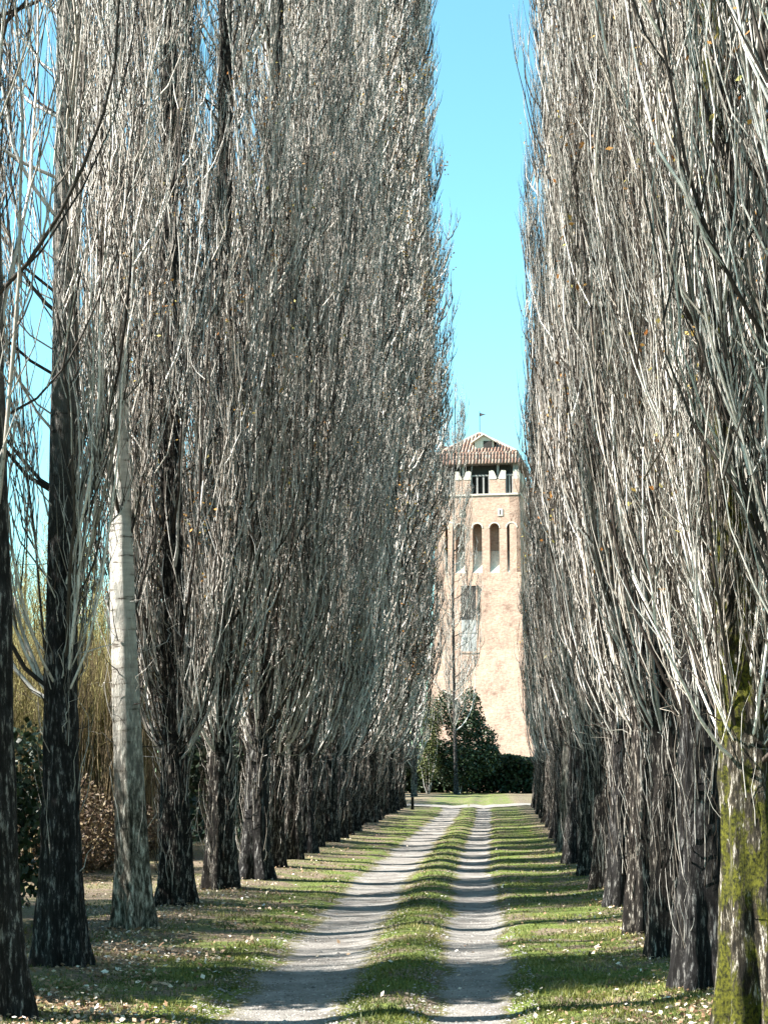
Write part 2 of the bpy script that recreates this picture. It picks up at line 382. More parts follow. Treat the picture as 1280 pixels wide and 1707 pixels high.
def poplar(seed, H=27, r0=0.17, rmax=1.5, nprim=130, nsec=9, ntw=5, zlow=1.9, mat=BARK, shoots=160, leaves=260,
           nlimb=0, rough=1.0, lowdense=1.35, leanx=0.0, twr=1.15, lsize=0.05, segs=30, low=0.40, pr=1.0, ts=0.0):
    """returns dict of meshes"""
    rs = np.random.RandomState(seed)
    A = rs.uniform(-0.25, 0.25, 2); B = rs.rand(2)*6; sc = H
    bx = lambda z: A[0]*np.sin(z*0.16+B[0]) - A[0]*np.sin(B[0]) + leanx*z
    by = lambda z: A[1]*np.sin(z*0.13+B[1]) - A[1]*np.sin(B[1])
    def env(z):
        q = np.clip((z-1)/H, 0, 1)
        return rmax*(low+(1-low)*np.clip(q/0.22, 0, 1)**0.8)*np.clip((1.02-q)/0.55, 0, 1)**0.7+0.05
    z0 = zlow + (H-zlow-0.6)*rs.rand(nprim)**lowdense
    fan = rs.rand(9)*2*np.pi; fid = rs.randint(0, 9, nprim)   # branches stand in upright fans with gaps between
    az = fan[fid]+0.5*np.sin(z0*0.45+fid*1.7)+rs.normal(0, 0.17, nprim)
    Lp = rs.uniform(2.4, 7.5, nprim)*(1-0.55*z0/H)
    Lp = np.minimum(Lp, H+0.5-z0)
    R = env(z0+Lp*0.6)*rs.uniform(0.35, 1.0, nprim)
    st = np.stack([bx(z0), by(z0), z0], -1)
    if nlimb > 3: c0 = np.argsort(z0)[:nlimb*2][::2]; R[c0] *= 0.65
    S1 = 12
    prim = paths(rs, st, az, R, Lp, S1, 3.8, 1.12, 0.032)
    kk = rs.normal(0, 0.02, (nprim, S1, 3)); kk[:, 0] = 0; prim = prim+np.cumsum(kk, 1)*np.array([1, 1, 0.3])
    rp = pr*(0.007+0.017*rs.rand(nprim)**2)*(1-0.4*z0/H)
    tone_p = np.where(rs.rand(nprim) < 0.4, rs.uniform(0.05, 0.42, nprim), rs.uniform(0.5, 1.0, nprim))
    limbs = []
    keep = np.ones(nprim, bool)
    if nlimb:
        cand = np.argsort(z0)[:nlimb*2][::2]; keep[cand] = False
        rp[cand] = rs.uniform(0.013, 0.021, len(cand))
        for c in cand:
            V, F, T = tubes(prim[c:c+1], taper(rp[c:c+1], S1), tone_p[c:c+1], 6)
            limbs.append(mesh_np('limb', V, F, TWIG, {'tone': T}, smooth=True))
    out = []
    out.append(tubes(prim[keep], taper(rp[keep], S1), tone_p[keep], 4))
    # secondaries
    n2 = nprim*nsec; pi = np.repeat(np.arange(nprim), nsec); t0 = rs.uniform(0.08, 0.95, n2)
    st2 = sample(prim, pi, t0)
    az2 = az[pi] + rs.normal(0, 0.95, n2)
    L2 = rs.uniform(0.5, 2.3, n2)*(0.5+0.5*(1-t0)); R2 = rs.uniform(0.06, 0.42, n2)*np.sqrt(L2)*min(1, rmax)
    S2 = 5
    sec = paths(rs, st2, az2, R2, L2, S2, 2.2, 1.1, 0.04)
    out.append(tubes(sec, taper(rs.uniform(0.0045, 0.0095, n2)*twr, S2), np.clip(rs.normal(0.62, 0.22, n2), 0, 1), 3))
    # twigs
    n3 = n2*ntw; si = rs.randint(0, n2, n3); t0 = rs.uniform(0.05, 1.0, n3)
    st3 = sample(sec, si, t0); az3 = rs.rand(n3)*2*np.pi
    L3 = rs.uniform(0.2, 0.85, n3); R3 = rs.uniform(0.02, 0.30, n3)*L3**0.8*1.1
    tw = paths(rs, st3, az3, R3, L3, 3, 1.3, 1.0, 0.04)
    out.append(tubes(tw, taper(rs.uniform(0.0028, 0.0052, n3)*twr, 3), np.clip(rs.normal(0.5, 0.25, n3), 0, 1), 3))
    # shoots hugging the bole, and dead tangles at the foot of the crown
    if shoots:
        zs = rs.uniform(0.15, 3.4, shoots)**1.0; a = rs.rand(shoots)*2*np.pi; rr = r0*0.95
        s4 = np.stack([bx(zs)+rr*np.cos(a), by(zs)+rr*np.sin(a), zs], -1)
        p4 = paths(rs, s4, a, rs.uniform(0.02, 0.16, shoots), rs.uniform(0.2, 1.0, shoots), 5, 2.5, 1.0, 0.06)
        out.append(tubes(p4, taper(rs.uniform(0.003, 0.008, shoots), 5), rs.uniform(0.1, 0.8, shoots), 3))
        nd = shoots//2
        zs = rs.uniform(1.8, 3.8, nd); a = rs.rand(nd)*2*np.pi
        s4 = np.stack([bx(zs), by(zs), zs], -1)
        p4 = paths(rs, s4, a, rs.uniform(0.25, 0.7, nd), rs.uniform(0.0, 0.8, nd), 8, 1.2, 1.0, 0.1)
        kk = rs.normal(0, 0.03, (nd, 8, 3)); kk[:, 0] = 0; p4 = p4+np.cumsum(kk, 1)
        out.append(tubes(p4, taper(rs.uniform(0.003, 0.009, nd), 8), rs.uniform(0.1, 0.9, nd), 3))
    V, F, T = join(out); T = np.clip(T+ts, 0, 1)
    d = {'trunk': trunk_mesh(seed, H, r0, mat, bx, by, rough=rough, segs=segs), 'crown': mesh_np('crown', V, F, TWIG, {'tone': T}), 'limbs': limbs}
    # a few dead leaves left on the twigs, in clusters
    if leaves:
        nc = max(4, leaves//9); ci = rs.randint(0, n3, nc); cc = tw[ci, 2]
        pts = cc[rs.randint(0, nc, leaves)] + rs.normal(0, 0.09, (leaves, 3))*np.array([1, 1, 2.2])
        d['dry_leaves'] = leaf_quads(rs, pts, lsize, mat=DRYLEAF, name='dry_leaves')
    return d

def place_tree(name, d, x, y, rz, label, cat, group=None, sc=1.0, lean=0.0, wide=1.0):
    r = empty(name, (x, y, float(hgt(x, y)))); r.scale = (sc*wide, sc*wide, sc)
    r.rotation_euler = (mathutils.Matrix.Rotation(rad(lean), 3, 'Y') @ mathutils.Matrix.Rotation(rz, 3, 'Z')).to_euler()
    tag(r, label, cat, group)
    obj('trunk', d['trunk'], r)
    for l in d['limbs']: obj('limb', l, r)
    c = obj('crown', d['crown'], r); c['kind'] = 'stuff'
    if 'dry_leaves' in d: l = obj('dry_leaves', d['dry_leaves'], r); l['kind'] = 'stuff'
    return r

# ------------------------------------------------------------------ the avenue
PALE = poplar(11, H=25, r0=0.16, rmax=1.25, nprim=62, nsec=9, ntw=5, zlow=2.9, mat=BARK_PALE, shoots=30, leaves=60, nlimb=5, rough=0.35, lowdense=1.0)
THIN = poplar(12, H=26, r0=0.16, rmax=1.4, nprim=150, nsec=9, ntw=6, zlow=2.2, mat=BARK_GREY, shoots=50, leaves=80, nlimb=8, rough=0.6, lowdense=1.6)
THIN0 = poplar(14, H=26, r0=0.16, rmax=1.4, nprim=90, nsec=9, ntw=5, zlow=3.2, mat=BARK_GREY, shoots=0, leaves=60, nlimb=5, rough=0.6, lowdense=1.1)
MOSSY = poplar(13, H=27, r0=0.185, rmax=1.3, low=0.8, nprim=280, nsec=10, ntw=6, twr=1.0, pr=0.8, zlow=1.65, mat=BARK_MOSS, shoots=24, leaves=1900, nlimb=8, segs=44, lowdense=2.4)
DENSE = [poplar(20+i, H=26.5+0.5*i, r0=0.17+0.012*(i % 3), rmax=1.38, nprim=280, nsec=9, ntw=5, twr=1.6, pr=1.15, zlow=1.75, mat=(BARK, BARK_DARK, BARK)[i], shoots=220, leaves=1500, nlimb=4, lowdense=2.0) for i in range(3)]
FAR = [poplar(30+i, H=27+0.6*i, r0=0.18, rmax=1.4, nprim=170, nsec=8, ntw=3, zlow=1.7, mat=(BARK, BARK_DARK)[i % 2], shoots=200, leaves=1000, lsize=0.085, pr=1.9, twr=2.9, lowdense=1.15) for i in range(3)]
rnd = random.Random(5)
LEFT = [(-3.4, 4.2), (-3.45, 7.4), P(8, 1697), P(110, 1616), P(231, 1549), P(297, 1511), P(370, 1486), P(428, 1469)]
yy = 29.6
while yy < 80: LEFT.append((-3.72+rnd.uniform(-.1, .1)-0.004*(yy-30), yy)); yy += rnd.uniform(2.1, 2.9)
LL = ['bare poplar beside the viewer left of the lane, outside the frame', 'bare poplar left of the lane, outside the frame, branches entering top left',
      'dark trunked bare poplar at the left edge of the photo, nearest on the left',
      'bare poplar with straight dark blue grey trunk, second from the left edge',
      'slender bare poplar with pale whitish trunk, standing in grass left of the lane',
      'bare poplar with a fluted double looking bole, just right of the pale trunked one',
      'bare poplar with dark shaggy bole, second to the right of the pale trunked one',
      'bare poplar of the left row whose flared sunlit foot spreads into the grass verge']
ORD = 'zeroth first second third fourth fifth sixth seventh eighth ninth tenth'.split()
GL = 'bare poplars of the left row'; GR = 'bare poplars of the right row'
for i, (x, y) in enumerate(LEFT):
    if i == 2: d, sc = THIN0, 0.98
    elif i == 3: d, sc = THIN, 1.0
    elif i == 4: d, sc = PALE, 1.0
    elif i < 2: d, sc = THIN0, 0.95
    elif y < 44: d, sc = DENSE[i % 3], rnd.uniform(0.95, 1.08)
    else: d, sc = FAR[i % 3], rnd.uniform(0.9, 1.06)
    rz = rnd.uniform(0, 6.28)
    if i == 4: rz = 2.0
    lab = LL[i] if i < len(LL) else (f'dark bare poplar of the left row, {ORD[i-4]} bole beyond the pale whitish trunk' if i < 14 else 'bare poplar towards the far end of the left row near the lawn')
    ln = [-1, -1, -2.2, -2.4, -2.9, -1.5, -1, 0][i] if i < 8 else rnd.uniform(-0.2, 0.8)+min(2.2, 0.3+(y-29)/13)
    place_tree('poplar_tree', d, x, y, rz, lab, 'tree', GL, sc, ln, 1.0 if y < 44 else (1.12 if y < 54 else 1.24))
RIGHT = [(1.95, 5.5), (1.98, 8.6), P(1238, 1702), P(1152, 1640), P(1104, 1592), P(1062, 1552), P(1030, 1508), P(1000, 1480), P(976, 1458), P(952, 1438), P(938, 1418)]
yy = 40
while yy < 82: RIGHT.append((1.8+0.015*(yy-36)+rnd.uniform(-.08, .08), yy)); yy += rnd.uniform(2.2, 3.0)
RL = ['bare poplar right of the lane beside the viewer, just off the frame', 'bare poplar right of the lane, outside the frame, twigs entering at the right edge',
      'nearest poplar on the right, thick bole with yellow green moss and pale low branches',
      'dark shaggy poplar bole immediately left of the mossy one', 'dark poplar second to the left of the mossy bole, roots flaring into grass',
      'dark shaggy poplar of the right row, third bole left of the mossy one',
      'dark shaggy poplar of the right row, fourth bole left of the mossy one',
      'dark shaggy poplar of the right row, fifth bole left of the mossy one',
      'almost black poplar bole just right of the bright whitish trunk', 'shaggy poplar right behind the bright whitish trunk',
      'poplar of the right row with bright whitish leaning trunk lit from the left']
for i, (x, y) in enumerate(RIGHT):
    if i == 2: d, sc = MOSSY, 1.0
    elif i == 10: d, sc = PALE, 1.15
    elif i < 2: d, sc = DENSE[i], 0.95
    elif y < 40: d, sc = DENSE[(i+1) % 3], rnd.uniform(1.0, 1.12)
    else: d, sc = FAR[(i+1) % 3], rnd.uniform(0.88, 1.04)
    rz = rnd.uniform(0, 6.28)
    lab = RL[i] if i < len(RL) else (f'bare poplar of the right row, {ORD[i-10]} bole beyond the bright leaning whitish trunk' if i < 16 else 'bare poplar at the far end of the right row beside the tower')
    ln = rnd.uniform(-0.3, 0.5) if i < 11 else rnd.uniform(-0.3, 0.5)+1.3
    if y > 12: ln += min(1.8, 0.45+(y-12)/20)
    place_tree('poplar_tree', d, x, y, rz, lab, 'tree', GR, sc, ln, 1.0 if y < 13 else 0.8)

# trees standing alone beyond the avenue
CEN = poplar(51, H=29.5, r0=0.15, rmax=2.3, nprim=120, nsec=8, ntw=3, ts=-0.02, zlow=4.5, mat=BARK_DARK, shoots=0, leaves=0, twr=2.6, pr=2.4, lowdense=1.2, low=0.35)
place_tree('poplar_tree', CEN, -2.0, 124, 0.4, 'lone thin bare poplar in front of the brick tower, its top rising past the roof', 'tree')
x, y = P(690, d=114)
place_tree('poplar_tree', FAR[0], x, y, 1.4, 'bare poplar with a curved pale foot standing apart past the end of the left row', 'tree', sc=0.9)
rs = np.random.RandomState(77)

# ------------------------------------------------------------------ shrubs, hedges, background vegetation
def blob_points(rs, n, lumps, shell=0.55):
    """points inside a set of ellipsoids, biased to their shells"""
    lumps = np.array(lumps, float); vol = lumps[:, 3]*lumps[:, 4]*lumps[:, 5]; k = rs.choice(len(lumps), n, p=vol/vol.sum())
    d = rs.normal(size=(n, 3)); d /= np.linalg.norm(d, axis=1, keepdims=True)
    r = shell+(1-shell)*rs.rand(n)**0.8
    r = r*(1+0.25*(vnoise(d[:, 0]*3+k*7, d[:, 2]*3+d[:, 1]*2, 4)-0.4))
    p = lumps[k, :3] + d*r[:, None]*lumps[k, 3:6]
    return p[p[:, 2] > 0.02]
def stems_mesh(rs, n, r, h, mat, rad_=0.02, spread=0.5):
    a = rs.rand(n)*6.28; st = np.stack([np.cos(a)*0.1, np.sin(a)*0.1, np.zeros(n)], -1)
    p = paths(rs, st, a, rs.uniform(0.1, r, n)*spread, rs.uniform(0.5, 1, n)*h, 7, 1.5, 1, 0.1)
    V, F, T = tubes(p, taper(rs.uniform(0.5, 1, n)*rad_, 7), rs.rand(n), 5)
    return mesh_np('stem', V, F, mat, {'tone': T}, smooth=True)
def shrub(name, x, y, lumps, n, size, mat, label, cat, seed, stemmat=TWIG, group=None, ns=12, shell=0.5):
    rs = np.random.RandomState(seed); r = empty(name, (x, y, float(hgt(x, y)))); tag(r, label, cat, group)
    l = np.array(lumps)
    s = obj('stem', stems_mesh(rs, ns, l[:, 3].max(), (l[:, 2]+l[:, 5]).max()*0.8, stemmat, 0.03, 0.8), r); s['kind'] = 'stuff'
    f = obj('foliage', leaf_quads(rs, blob_points(rs, n, lumps, shell), size, mat=mat, name='foliage'), r); f['kind'] = 'stuff'
    return r
shrub('laurel_shrub', -5.55, 18.5, [(0, 0, 0.9, 0.8, 0.9, 0.95), (0.3, 0.2, 1.7, 0.55, 0.6, 0.6), (-0.8, 0, 1.2, 0.8, 0.8, 1.1)], 9000, 0.09, EVERGREEN,
      'dark evergreen laurel shrub between the two leftmost trunks', 'shrub', 1)
# tall evergreen left of the frame, whose shade lies across the near lane
shrub('holm_oak', -6.2, 12.95, [(0, 0, 4.2, 1.0, 1.2, 2.2), (0.1, -0.1, 2.4, 0.9, 1.2, 1.6), (-0.1, 0.1, 6.3, 1.0, 1.2, 2.3)], 30000, 0.11, EVERGREEN,
      'dense evergreen oak outside the left edge of the photo, shading the near lane', 'tree', 2, shell=0.3)
for x, y, t in [(-7.0, 16.6, 'nearer'), (-7.5, 20.4, 'farther')]:  # unseen laurels added to darken the ground under the left row
    shrub('laurel_shrub', x, y, [(0, 0, 1.6, 1.2, 1.2, 1.6), (0.1, 0.1, 2.7, 0.9, 1.0, 1.0)], 9000, 0.13, EVERGREEN, f'{t} of two tall laurels outside the left edge behind the poplars', 'shrub', 71)
# bramble bank
for i, (x, y, s) in enumerate([(-7.2, 27.5, 1.0), (-8.6, 31, 1.2), (-6.9, 30.0, 0.8)]):
    shrub('bramble_bush', x, y, [(0, 0, 0.6*s, 1.3*s, 1.2, 0.75*s), (0.7*s, 0.1, 0.9*s, 0.8, 0.8, 0.55*s)], 6000, 0.07, BRAMBLE,
          ['rusty leaved bramble bush behind the pale trunked poplar, nearest the lane', 'large rusty bramble bank at the foot of the yellow willow thicket', 'small bramble bush in shade beside the boles of the left row'][i], 'bush', 5+i, REED, 'brambles left of the avenue', 40)
def willow(seed, h, r):
    rs = np.random.RandomState(seed); n1 = 46
    a = rs.rand(n1)*6.28; z0 = rs.uniform(0.3, 1.4, n1); st = np.stack([0*a, 0*a, z0], -1)
    p1 = paths(rs, st, a, rs.uniform(0.2, 1, n1)*r, rs.uniform(0.55, 1, n1)*(h-1), 8, 1.6, 1.05, 0.1)
    out = [tubes(p1, taper(rs.uniform(0.015, 0.035, n1), 8), rs.uniform(0, 0.5, n1), 4)]
    n2 = 1500; pi = rs.randint(0, n1, n2); s2 = sample(p1, pi, rs.uniform(0.2, 1, n2))
    p2 = paths(rs, s2, rs.rand(n2)*6.28, rs.uniform(0.1, 0.6, n2), rs.uniform(0.3, 1.6, n2), 5, 1.2, 1, 0.1)
    out.append(tubes(p2, taper(rs.uniform(0.004, 0.009, n2), 5), rs.rand(n2), 3))
    n3 = 4000; pi = rs.randint(0, n2, n3); s3 = sample(p2, pi, rs.uniform(0.1, 1, n3))
    p3 = paths(rs, s3, rs.rand(n3)*6.28, rs.uniform(0.05, 0.3, n3), rs.uniform(-1.1, 0.6, n3), 4, 1.2, 1, 0.08)
    out.append(tubes(p3, taper(rs.uniform(0.003, 0.006, n3)*1.5, 4), rs.rand(n3), 3))
    V, F, T = join(out); cr = mesh_np('crown', V, F, WILLOW, {'tone': T})
    z = lambda q: q*0
    return {'trunk': trunk_mesh(seed, 2.5, 0.16, BARK, z, z, segs=16), 'crown': cr, 'limbs': []}
WI = [willow(61, 7.2, 2.6), willow(62, 6.0, 2.3)]
wl = ['yellow green willow rising behind the gap between the dark trunk and the pale trunk', 'yellow twigged willow left of the dark blue grey trunk',
      'smaller willow low behind the brambles', 'willow farther back behind the left row', 'willow standing at the back left of the thicket', 'olive willow nearest the left edge behind the trunks']
for i, (x, y) in enumerate([(-8.9, 38), (-11.2, 40.5), (-8.0, 33.5), (-10.2, 46), (-14.0, 47), (-8.9, 28.5)]):
    place_tree('willow_tree', WI[i % 2], x, y, i*1.3, wl[i], 'tree', 'willow thicket left of the avenue', [1.05, 1.0, 0.7, 1.15, 1.1, 0.75][i])
for x, y in [(-9.9, 14.6), (-10.0, 19.8)]:
    place_tree('willow_tree', WI[0], x, y, y, 'bare willow outside the left edge, ' + ('nearer the viewer' if y < 17 else 'farther from the viewer'), 'tree', 'willows outside the left edge', 1.45)
# tall dry reeds
n = 5200; rs = np.random.RandomState(8)
px = rs.uniform(-13, -6.6, n); py = rs.uniform(32.5, 37, n)
st = np.stack([px, py, hgt(px, py)], -1)
p = paths(rs, st, rs.rand(n)*6.28, rs.uniform(0.05, 0.4, n), rs.uniform(2.2, 4.6, n), 5, 1.0, 1, 0.07)
V, F, T = tubes(p, taper(rs.uniform(0.008, 0.016, n), 5), rs.rand(n), 3)
tag(obj('dry_reeds', mesh_np('dry_reeds', V, F, REED, {'tone': T})), 'tall dry straw brown reeds standing behind the gap in the left row', 'reeds', kind='stuff')

def hedge(name, x0, x1, y0, y1, h, n, size, mat, label, seed, cat='hedge'):
    rs = np.random.RandomState(seed)
    r = empty(name, ((x0+x1)/2, (y0+y1)/2, 0)); tag(r, label, cat)
    lx, ly = x1-x0, y1-y0
    u = rs.rand(n); v = rs.rand(n); wz = rs.rand(n)**0.7
    X = (u-0.5)*lx; Y = (v-0.5)*ly
    long_ = X if lx > ly else Y
    top = h*(0.35+0.9*vnoise(long_*0.9+30, long_*0+seed, seed)) if h > 4 else h*(0.82+0.35*vnoise(long_*0.6+30, long_*0+seed, seed)) ; Zp = wz*top
    bulge = 1+0.2*(vnoise(long_*1.2+50, Zp*1.2, seed+1)-0.5)
    if lx > ly: Y = Y*bulge
    else: X = X*bulge
    f = obj('foliage', leaf_quads(rs, np.stack([X, Y, Zp], -1), size, mat=mat, name='foliage'), r); f['kind'] = 'stuff'
    m = max(20, int(max(lx, ly)*1.6)); a = rs.rand(m)*6.28
    st = np.stack([(rs.rand(m)-0.5)*lx*0.8, (rs.rand(m)-0.5)*ly*0.9, np.zeros(m)], -1)
    p = paths(rs, st, a, rs.uniform(0.1, 0.4, m), rs.uniform(0.5, 0.95, m)*h, 6, 1, 1, 0.1)
    V, F, T = tubes(p, taper(rs.uniform(0.015, 0.04, m), 6), rs.rand(m)*0.5, 5)
    s = obj('stem', mesh_np('stem', V, F, TWIG, {'tone': T}), r); s['kind'] = 'stuff'
    return r
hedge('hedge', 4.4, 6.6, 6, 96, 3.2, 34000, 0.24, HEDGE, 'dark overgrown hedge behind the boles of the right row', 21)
hedge('hedge', -7.6, -6.2, 39, 100, 4.6, 34000, 0.23, HEDGE, 'dark overgrown hedge behind the boles of the left row', 22)  # added hedge, its uneven height shaped to throw shade bands on the lane
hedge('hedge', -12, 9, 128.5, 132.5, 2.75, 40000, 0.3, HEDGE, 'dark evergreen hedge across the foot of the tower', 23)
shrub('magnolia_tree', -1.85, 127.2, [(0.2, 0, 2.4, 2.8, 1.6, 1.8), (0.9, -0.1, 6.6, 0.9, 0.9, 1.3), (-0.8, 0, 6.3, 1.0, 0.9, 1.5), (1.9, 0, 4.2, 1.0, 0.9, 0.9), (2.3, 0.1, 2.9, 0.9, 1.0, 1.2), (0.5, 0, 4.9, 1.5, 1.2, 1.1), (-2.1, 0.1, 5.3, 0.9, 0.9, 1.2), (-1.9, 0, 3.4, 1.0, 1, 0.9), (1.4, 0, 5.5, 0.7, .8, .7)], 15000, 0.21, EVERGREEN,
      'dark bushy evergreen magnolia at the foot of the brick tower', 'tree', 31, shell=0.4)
shrub('yellow_shrub', -4.1, 125.5, [(0, 0, 5.0, 1.1, 1.0, 2.4), (0.1, 0, 2.3, 0.9, 0.9, 1.6)], 3500, 0.15, YELLOWGREEN,
      'olive green leafy shrub left of the magnolia', 'shrub', 32)
for i, (x, y, s) in enumerate([(-9.5, 121, 1.0), (-9.0, 112, 0.9)]):  # hidden oaks added so their shade would darken the tower hedge
    shrub('holm_oak', x, y, [(0, 0, 4.2*s, 3.0*s, 3.0*s, 3.2*s), (0.5, 0.3, 6.5*s, 2.2*s, 2.2*s, 2.3*s)], 9000, 0.3, EVERGREEN,
          ['dark evergreen oak at the left end of the tower hedge', 'dark evergreen oak past the end of the left row, short of the hedge'][i], 'tree', 40+i, group='evergreen oaks beside the tower lawn', shell=0.4)

# ------------------------------------------------------------------ grass and litter
def cover(n, y0, y1, seed, xl=-0.31, xr=0.185):
    rs = np.random.RandomState(seed)
    iy = 1/y1+(1/y0-1/y1)*rs.rand(n); y = 1/iy
    x = y*(xl+(xr-xl)*rs.rand(n)); return rs, x, y
rs, x, y = cover(420000, 10.5, 75, 90)
xs = x-track_x(y)
dens = 0.10+1.15*np.clip((vnoise(x*1.7, y*1.2, 12)-0.36)*6, 0, 1)*vnoise(x*6, y*5, 13)**1.3
dens = dens + 0.35*((xs > -1.08) & (xs < -0.5)) + 0.2*((xs > 0.3) & (xs < 1.6))
ed = 0.10*(vnoise(y*3, x*0, 14)-0.5)
inl = (xs > LT[0]+0.06+ed) & (xs < LT[1]-0.05-ed); inr = (xs > RT[0]+0.05+ed) & (xs < RT[1]-0.08-ed)
de = np.minimum(np.where(inl, np.minimum(xs-LT[0], LT[1]-xs), 9), np.where(inr, np.minimum(xs-RT[0], RT[1]-xs), 9))
dens = np.where(inl | inr, dens*(0.012+0.85*np.exp(-(de/0.09)**1.5)*(vnoise(x*5, y*3, 41) > 0.35)), dens)
dens[(x < -3.0)] *= 0.55; dens[(x > 1.75)] *= 0.25; dens[x > 2.6] = 0; dens[x < -9] = 0
k = rs.rand(len(x)) < dens*0.75; x, y = x[k], y[k]; n = len(x)
h = rs.uniform(0.012, 0.042, n)*(0.7+0.6*vnoise(x*2.3, y*2, 15)); a = rs.rand(n)*6.28; ww = rs.uniform(0.0025, 0.005, n)*(1+y/28)
z = hgt(x, y); ln = rs.normal(0, 0.5, (n, 2))*h[:, None]
ca, sa = np.cos(a)*ww, np.sin(a)*ww
V = np.stack([np.stack([x-ca, y-sa, z-0.004], -1), np.stack([x+ca, y+sa, z-0.004], -1), np.stack([x+ln[:, 0], y+ln[:, 1], z+h], -1)], 1).reshape(-1, 3)
T = np.clip(0.10+0.55*vnoise(x*1.1, y*0.9, 16)+0.5*(vnoise(x*3.1, y*2.2, 17)-0.3)+rs.normal(0, 0.16, n), 0, 1)
tag(obj('grass', mesh_np('grass', V, np.arange(n*3).reshape(n, 3), GRASS, {'tone': np.repeat(T, 3)})), 'short green grass on the verges and between the wheel tracks', 'grass', kind='stuff')
print('grass blades', n)
rs, x, y = cover(60000, 10.5, 50, 91)
dl = 0.03+1.3*np.clip((vnoise(x*1.6, y*1.3, 44)-0.3)*3, 0, 1)*np.exp(-((x+3.6)/1.0)**2)+0.8*np.exp(-((x-1.75)/0.5)**2)+0.25*(vnoise(x*0.9, y*0.8, 18) > 0.6)+0.6*((y < 12.6) & (np.abs(x+3) < 1.5))
xs = x-track_x(y); dl[((xs > LT[0]) & (xs < LT[1])) | ((xs > RT[0]) & (xs < RT[1]))] *= 0.12
dl[x < -9] = 0; dl[x > 4] = 0
k = rs.rand(len(x)) < dl*0.6; x, y = x[k], y[k]; n = len(x)
pts = np.stack([x, y, hgt(x, y)+rs.uniform(0.006, 0.04, n)], -1)
tag(obj('leaf_litter', leaf_quads(rs, pts, 0.04*rs.uniform(0.5, 1.35, n), tone=rs.rand(n)**1.7, flat=0.6, mat=LITTER, name='leaf_litter')), 'fallen pale brown leaves scattered over the verges', 'leaf litter', kind='stuff')
print('litter', n)

# loose stones in the tracks
rs, x, y = cover(16000, 10.5, 40, 93, -0.2, 0.03); xs = x-track_x(y)
k = ((xs > LT[0]-.1) & (xs < LT[1]+.1)) | ((xs > RT[0]-.1) & (xs < RT[1]+.1)); x, y = x[k], y[k]; n = len(x)
sz = rs.uniform(0.004, 0.013, n)*(1+0.9*(rs.rand(n) > 0.96)); oc = np.array([(1, 0, 0), (0, 1, 0), (-1, 0, 0), (0, -1, 0), (0, 0, .7), (0, 0, -.7)])
V = np.stack([x, y, hgt(x, y)+0.012], -1)[:, None, :]+oc[None]*sz[:, None, None]*rs.uniform(0.6, 1.3, (n, 6, 1))
F = np.array([(0, 1, 4), (1, 2, 4), (2, 3, 4), (3, 0, 4)])[None]+(np.arange(n)*6)[:, None, None]
tag(obj('loose_stones', mesh_np('loose_stones', V.reshape(-1, 3), F.reshape(-1, 3), leaf_mat('stone_chip', [(0, (0.07, 0.065, 0.06)), (1, (0.30, 0.285, 0.26))], 0.9, 0.2), {'tone': np.repeat(rs.rand(n), 6)})), 'small loose stones in the wheel tracks', 'stones', kind='stuff')
# far line of bare woodland round the castle grounds
rs = np.random.RandomState(101); n = 3200
fx = rs.uniform(-170, 170, n); fy = 190+rs.uniform(0, 25, n)+0.05*np.abs(fx)
st = np.stack([fx, fy, 0*fx], -1); hh = 6+8*vnoise(fx*0.06+40, fy*0.05, 9)
p = paths(rs, st, rs.rand(n)*6.28, rs.uniform(0.3, 2.0, n), hh*rs.uniform(0.3, 1.0, n), 6, 1.4, 1, 0.25)
V, F, T = tubes(p, taper(rs.uniform(0.09, 0.24, n), 6), rs.rand(n)*0.6, 3)
tag(obj('far_woodland', mesh_np('far_woodland', V, F, TWIG, {'tone': T})), 'distant line of bare brown woodland beyond the tower', 'woodland', kind='stuff')

# small post and low stone beside the cross path
x, y = P(687, 1349)
t = empty('wooden_post', (x, y, float(hgt(x, y)))); tag(t, 'short dark wooden post at the far left corner of the lane', 'post')
m = MB(); m.prism([(-.07, 0), (.07, 0), (.06, .5), (-.06, .5)], -.07, .07); m.build('shaft', BARK_DARK, t)
m = MB(); m.prism([(-.085, .5), (.085, .5), (.0, .58)], -.085, .085); m.build('cap', BARK_DARK, t)

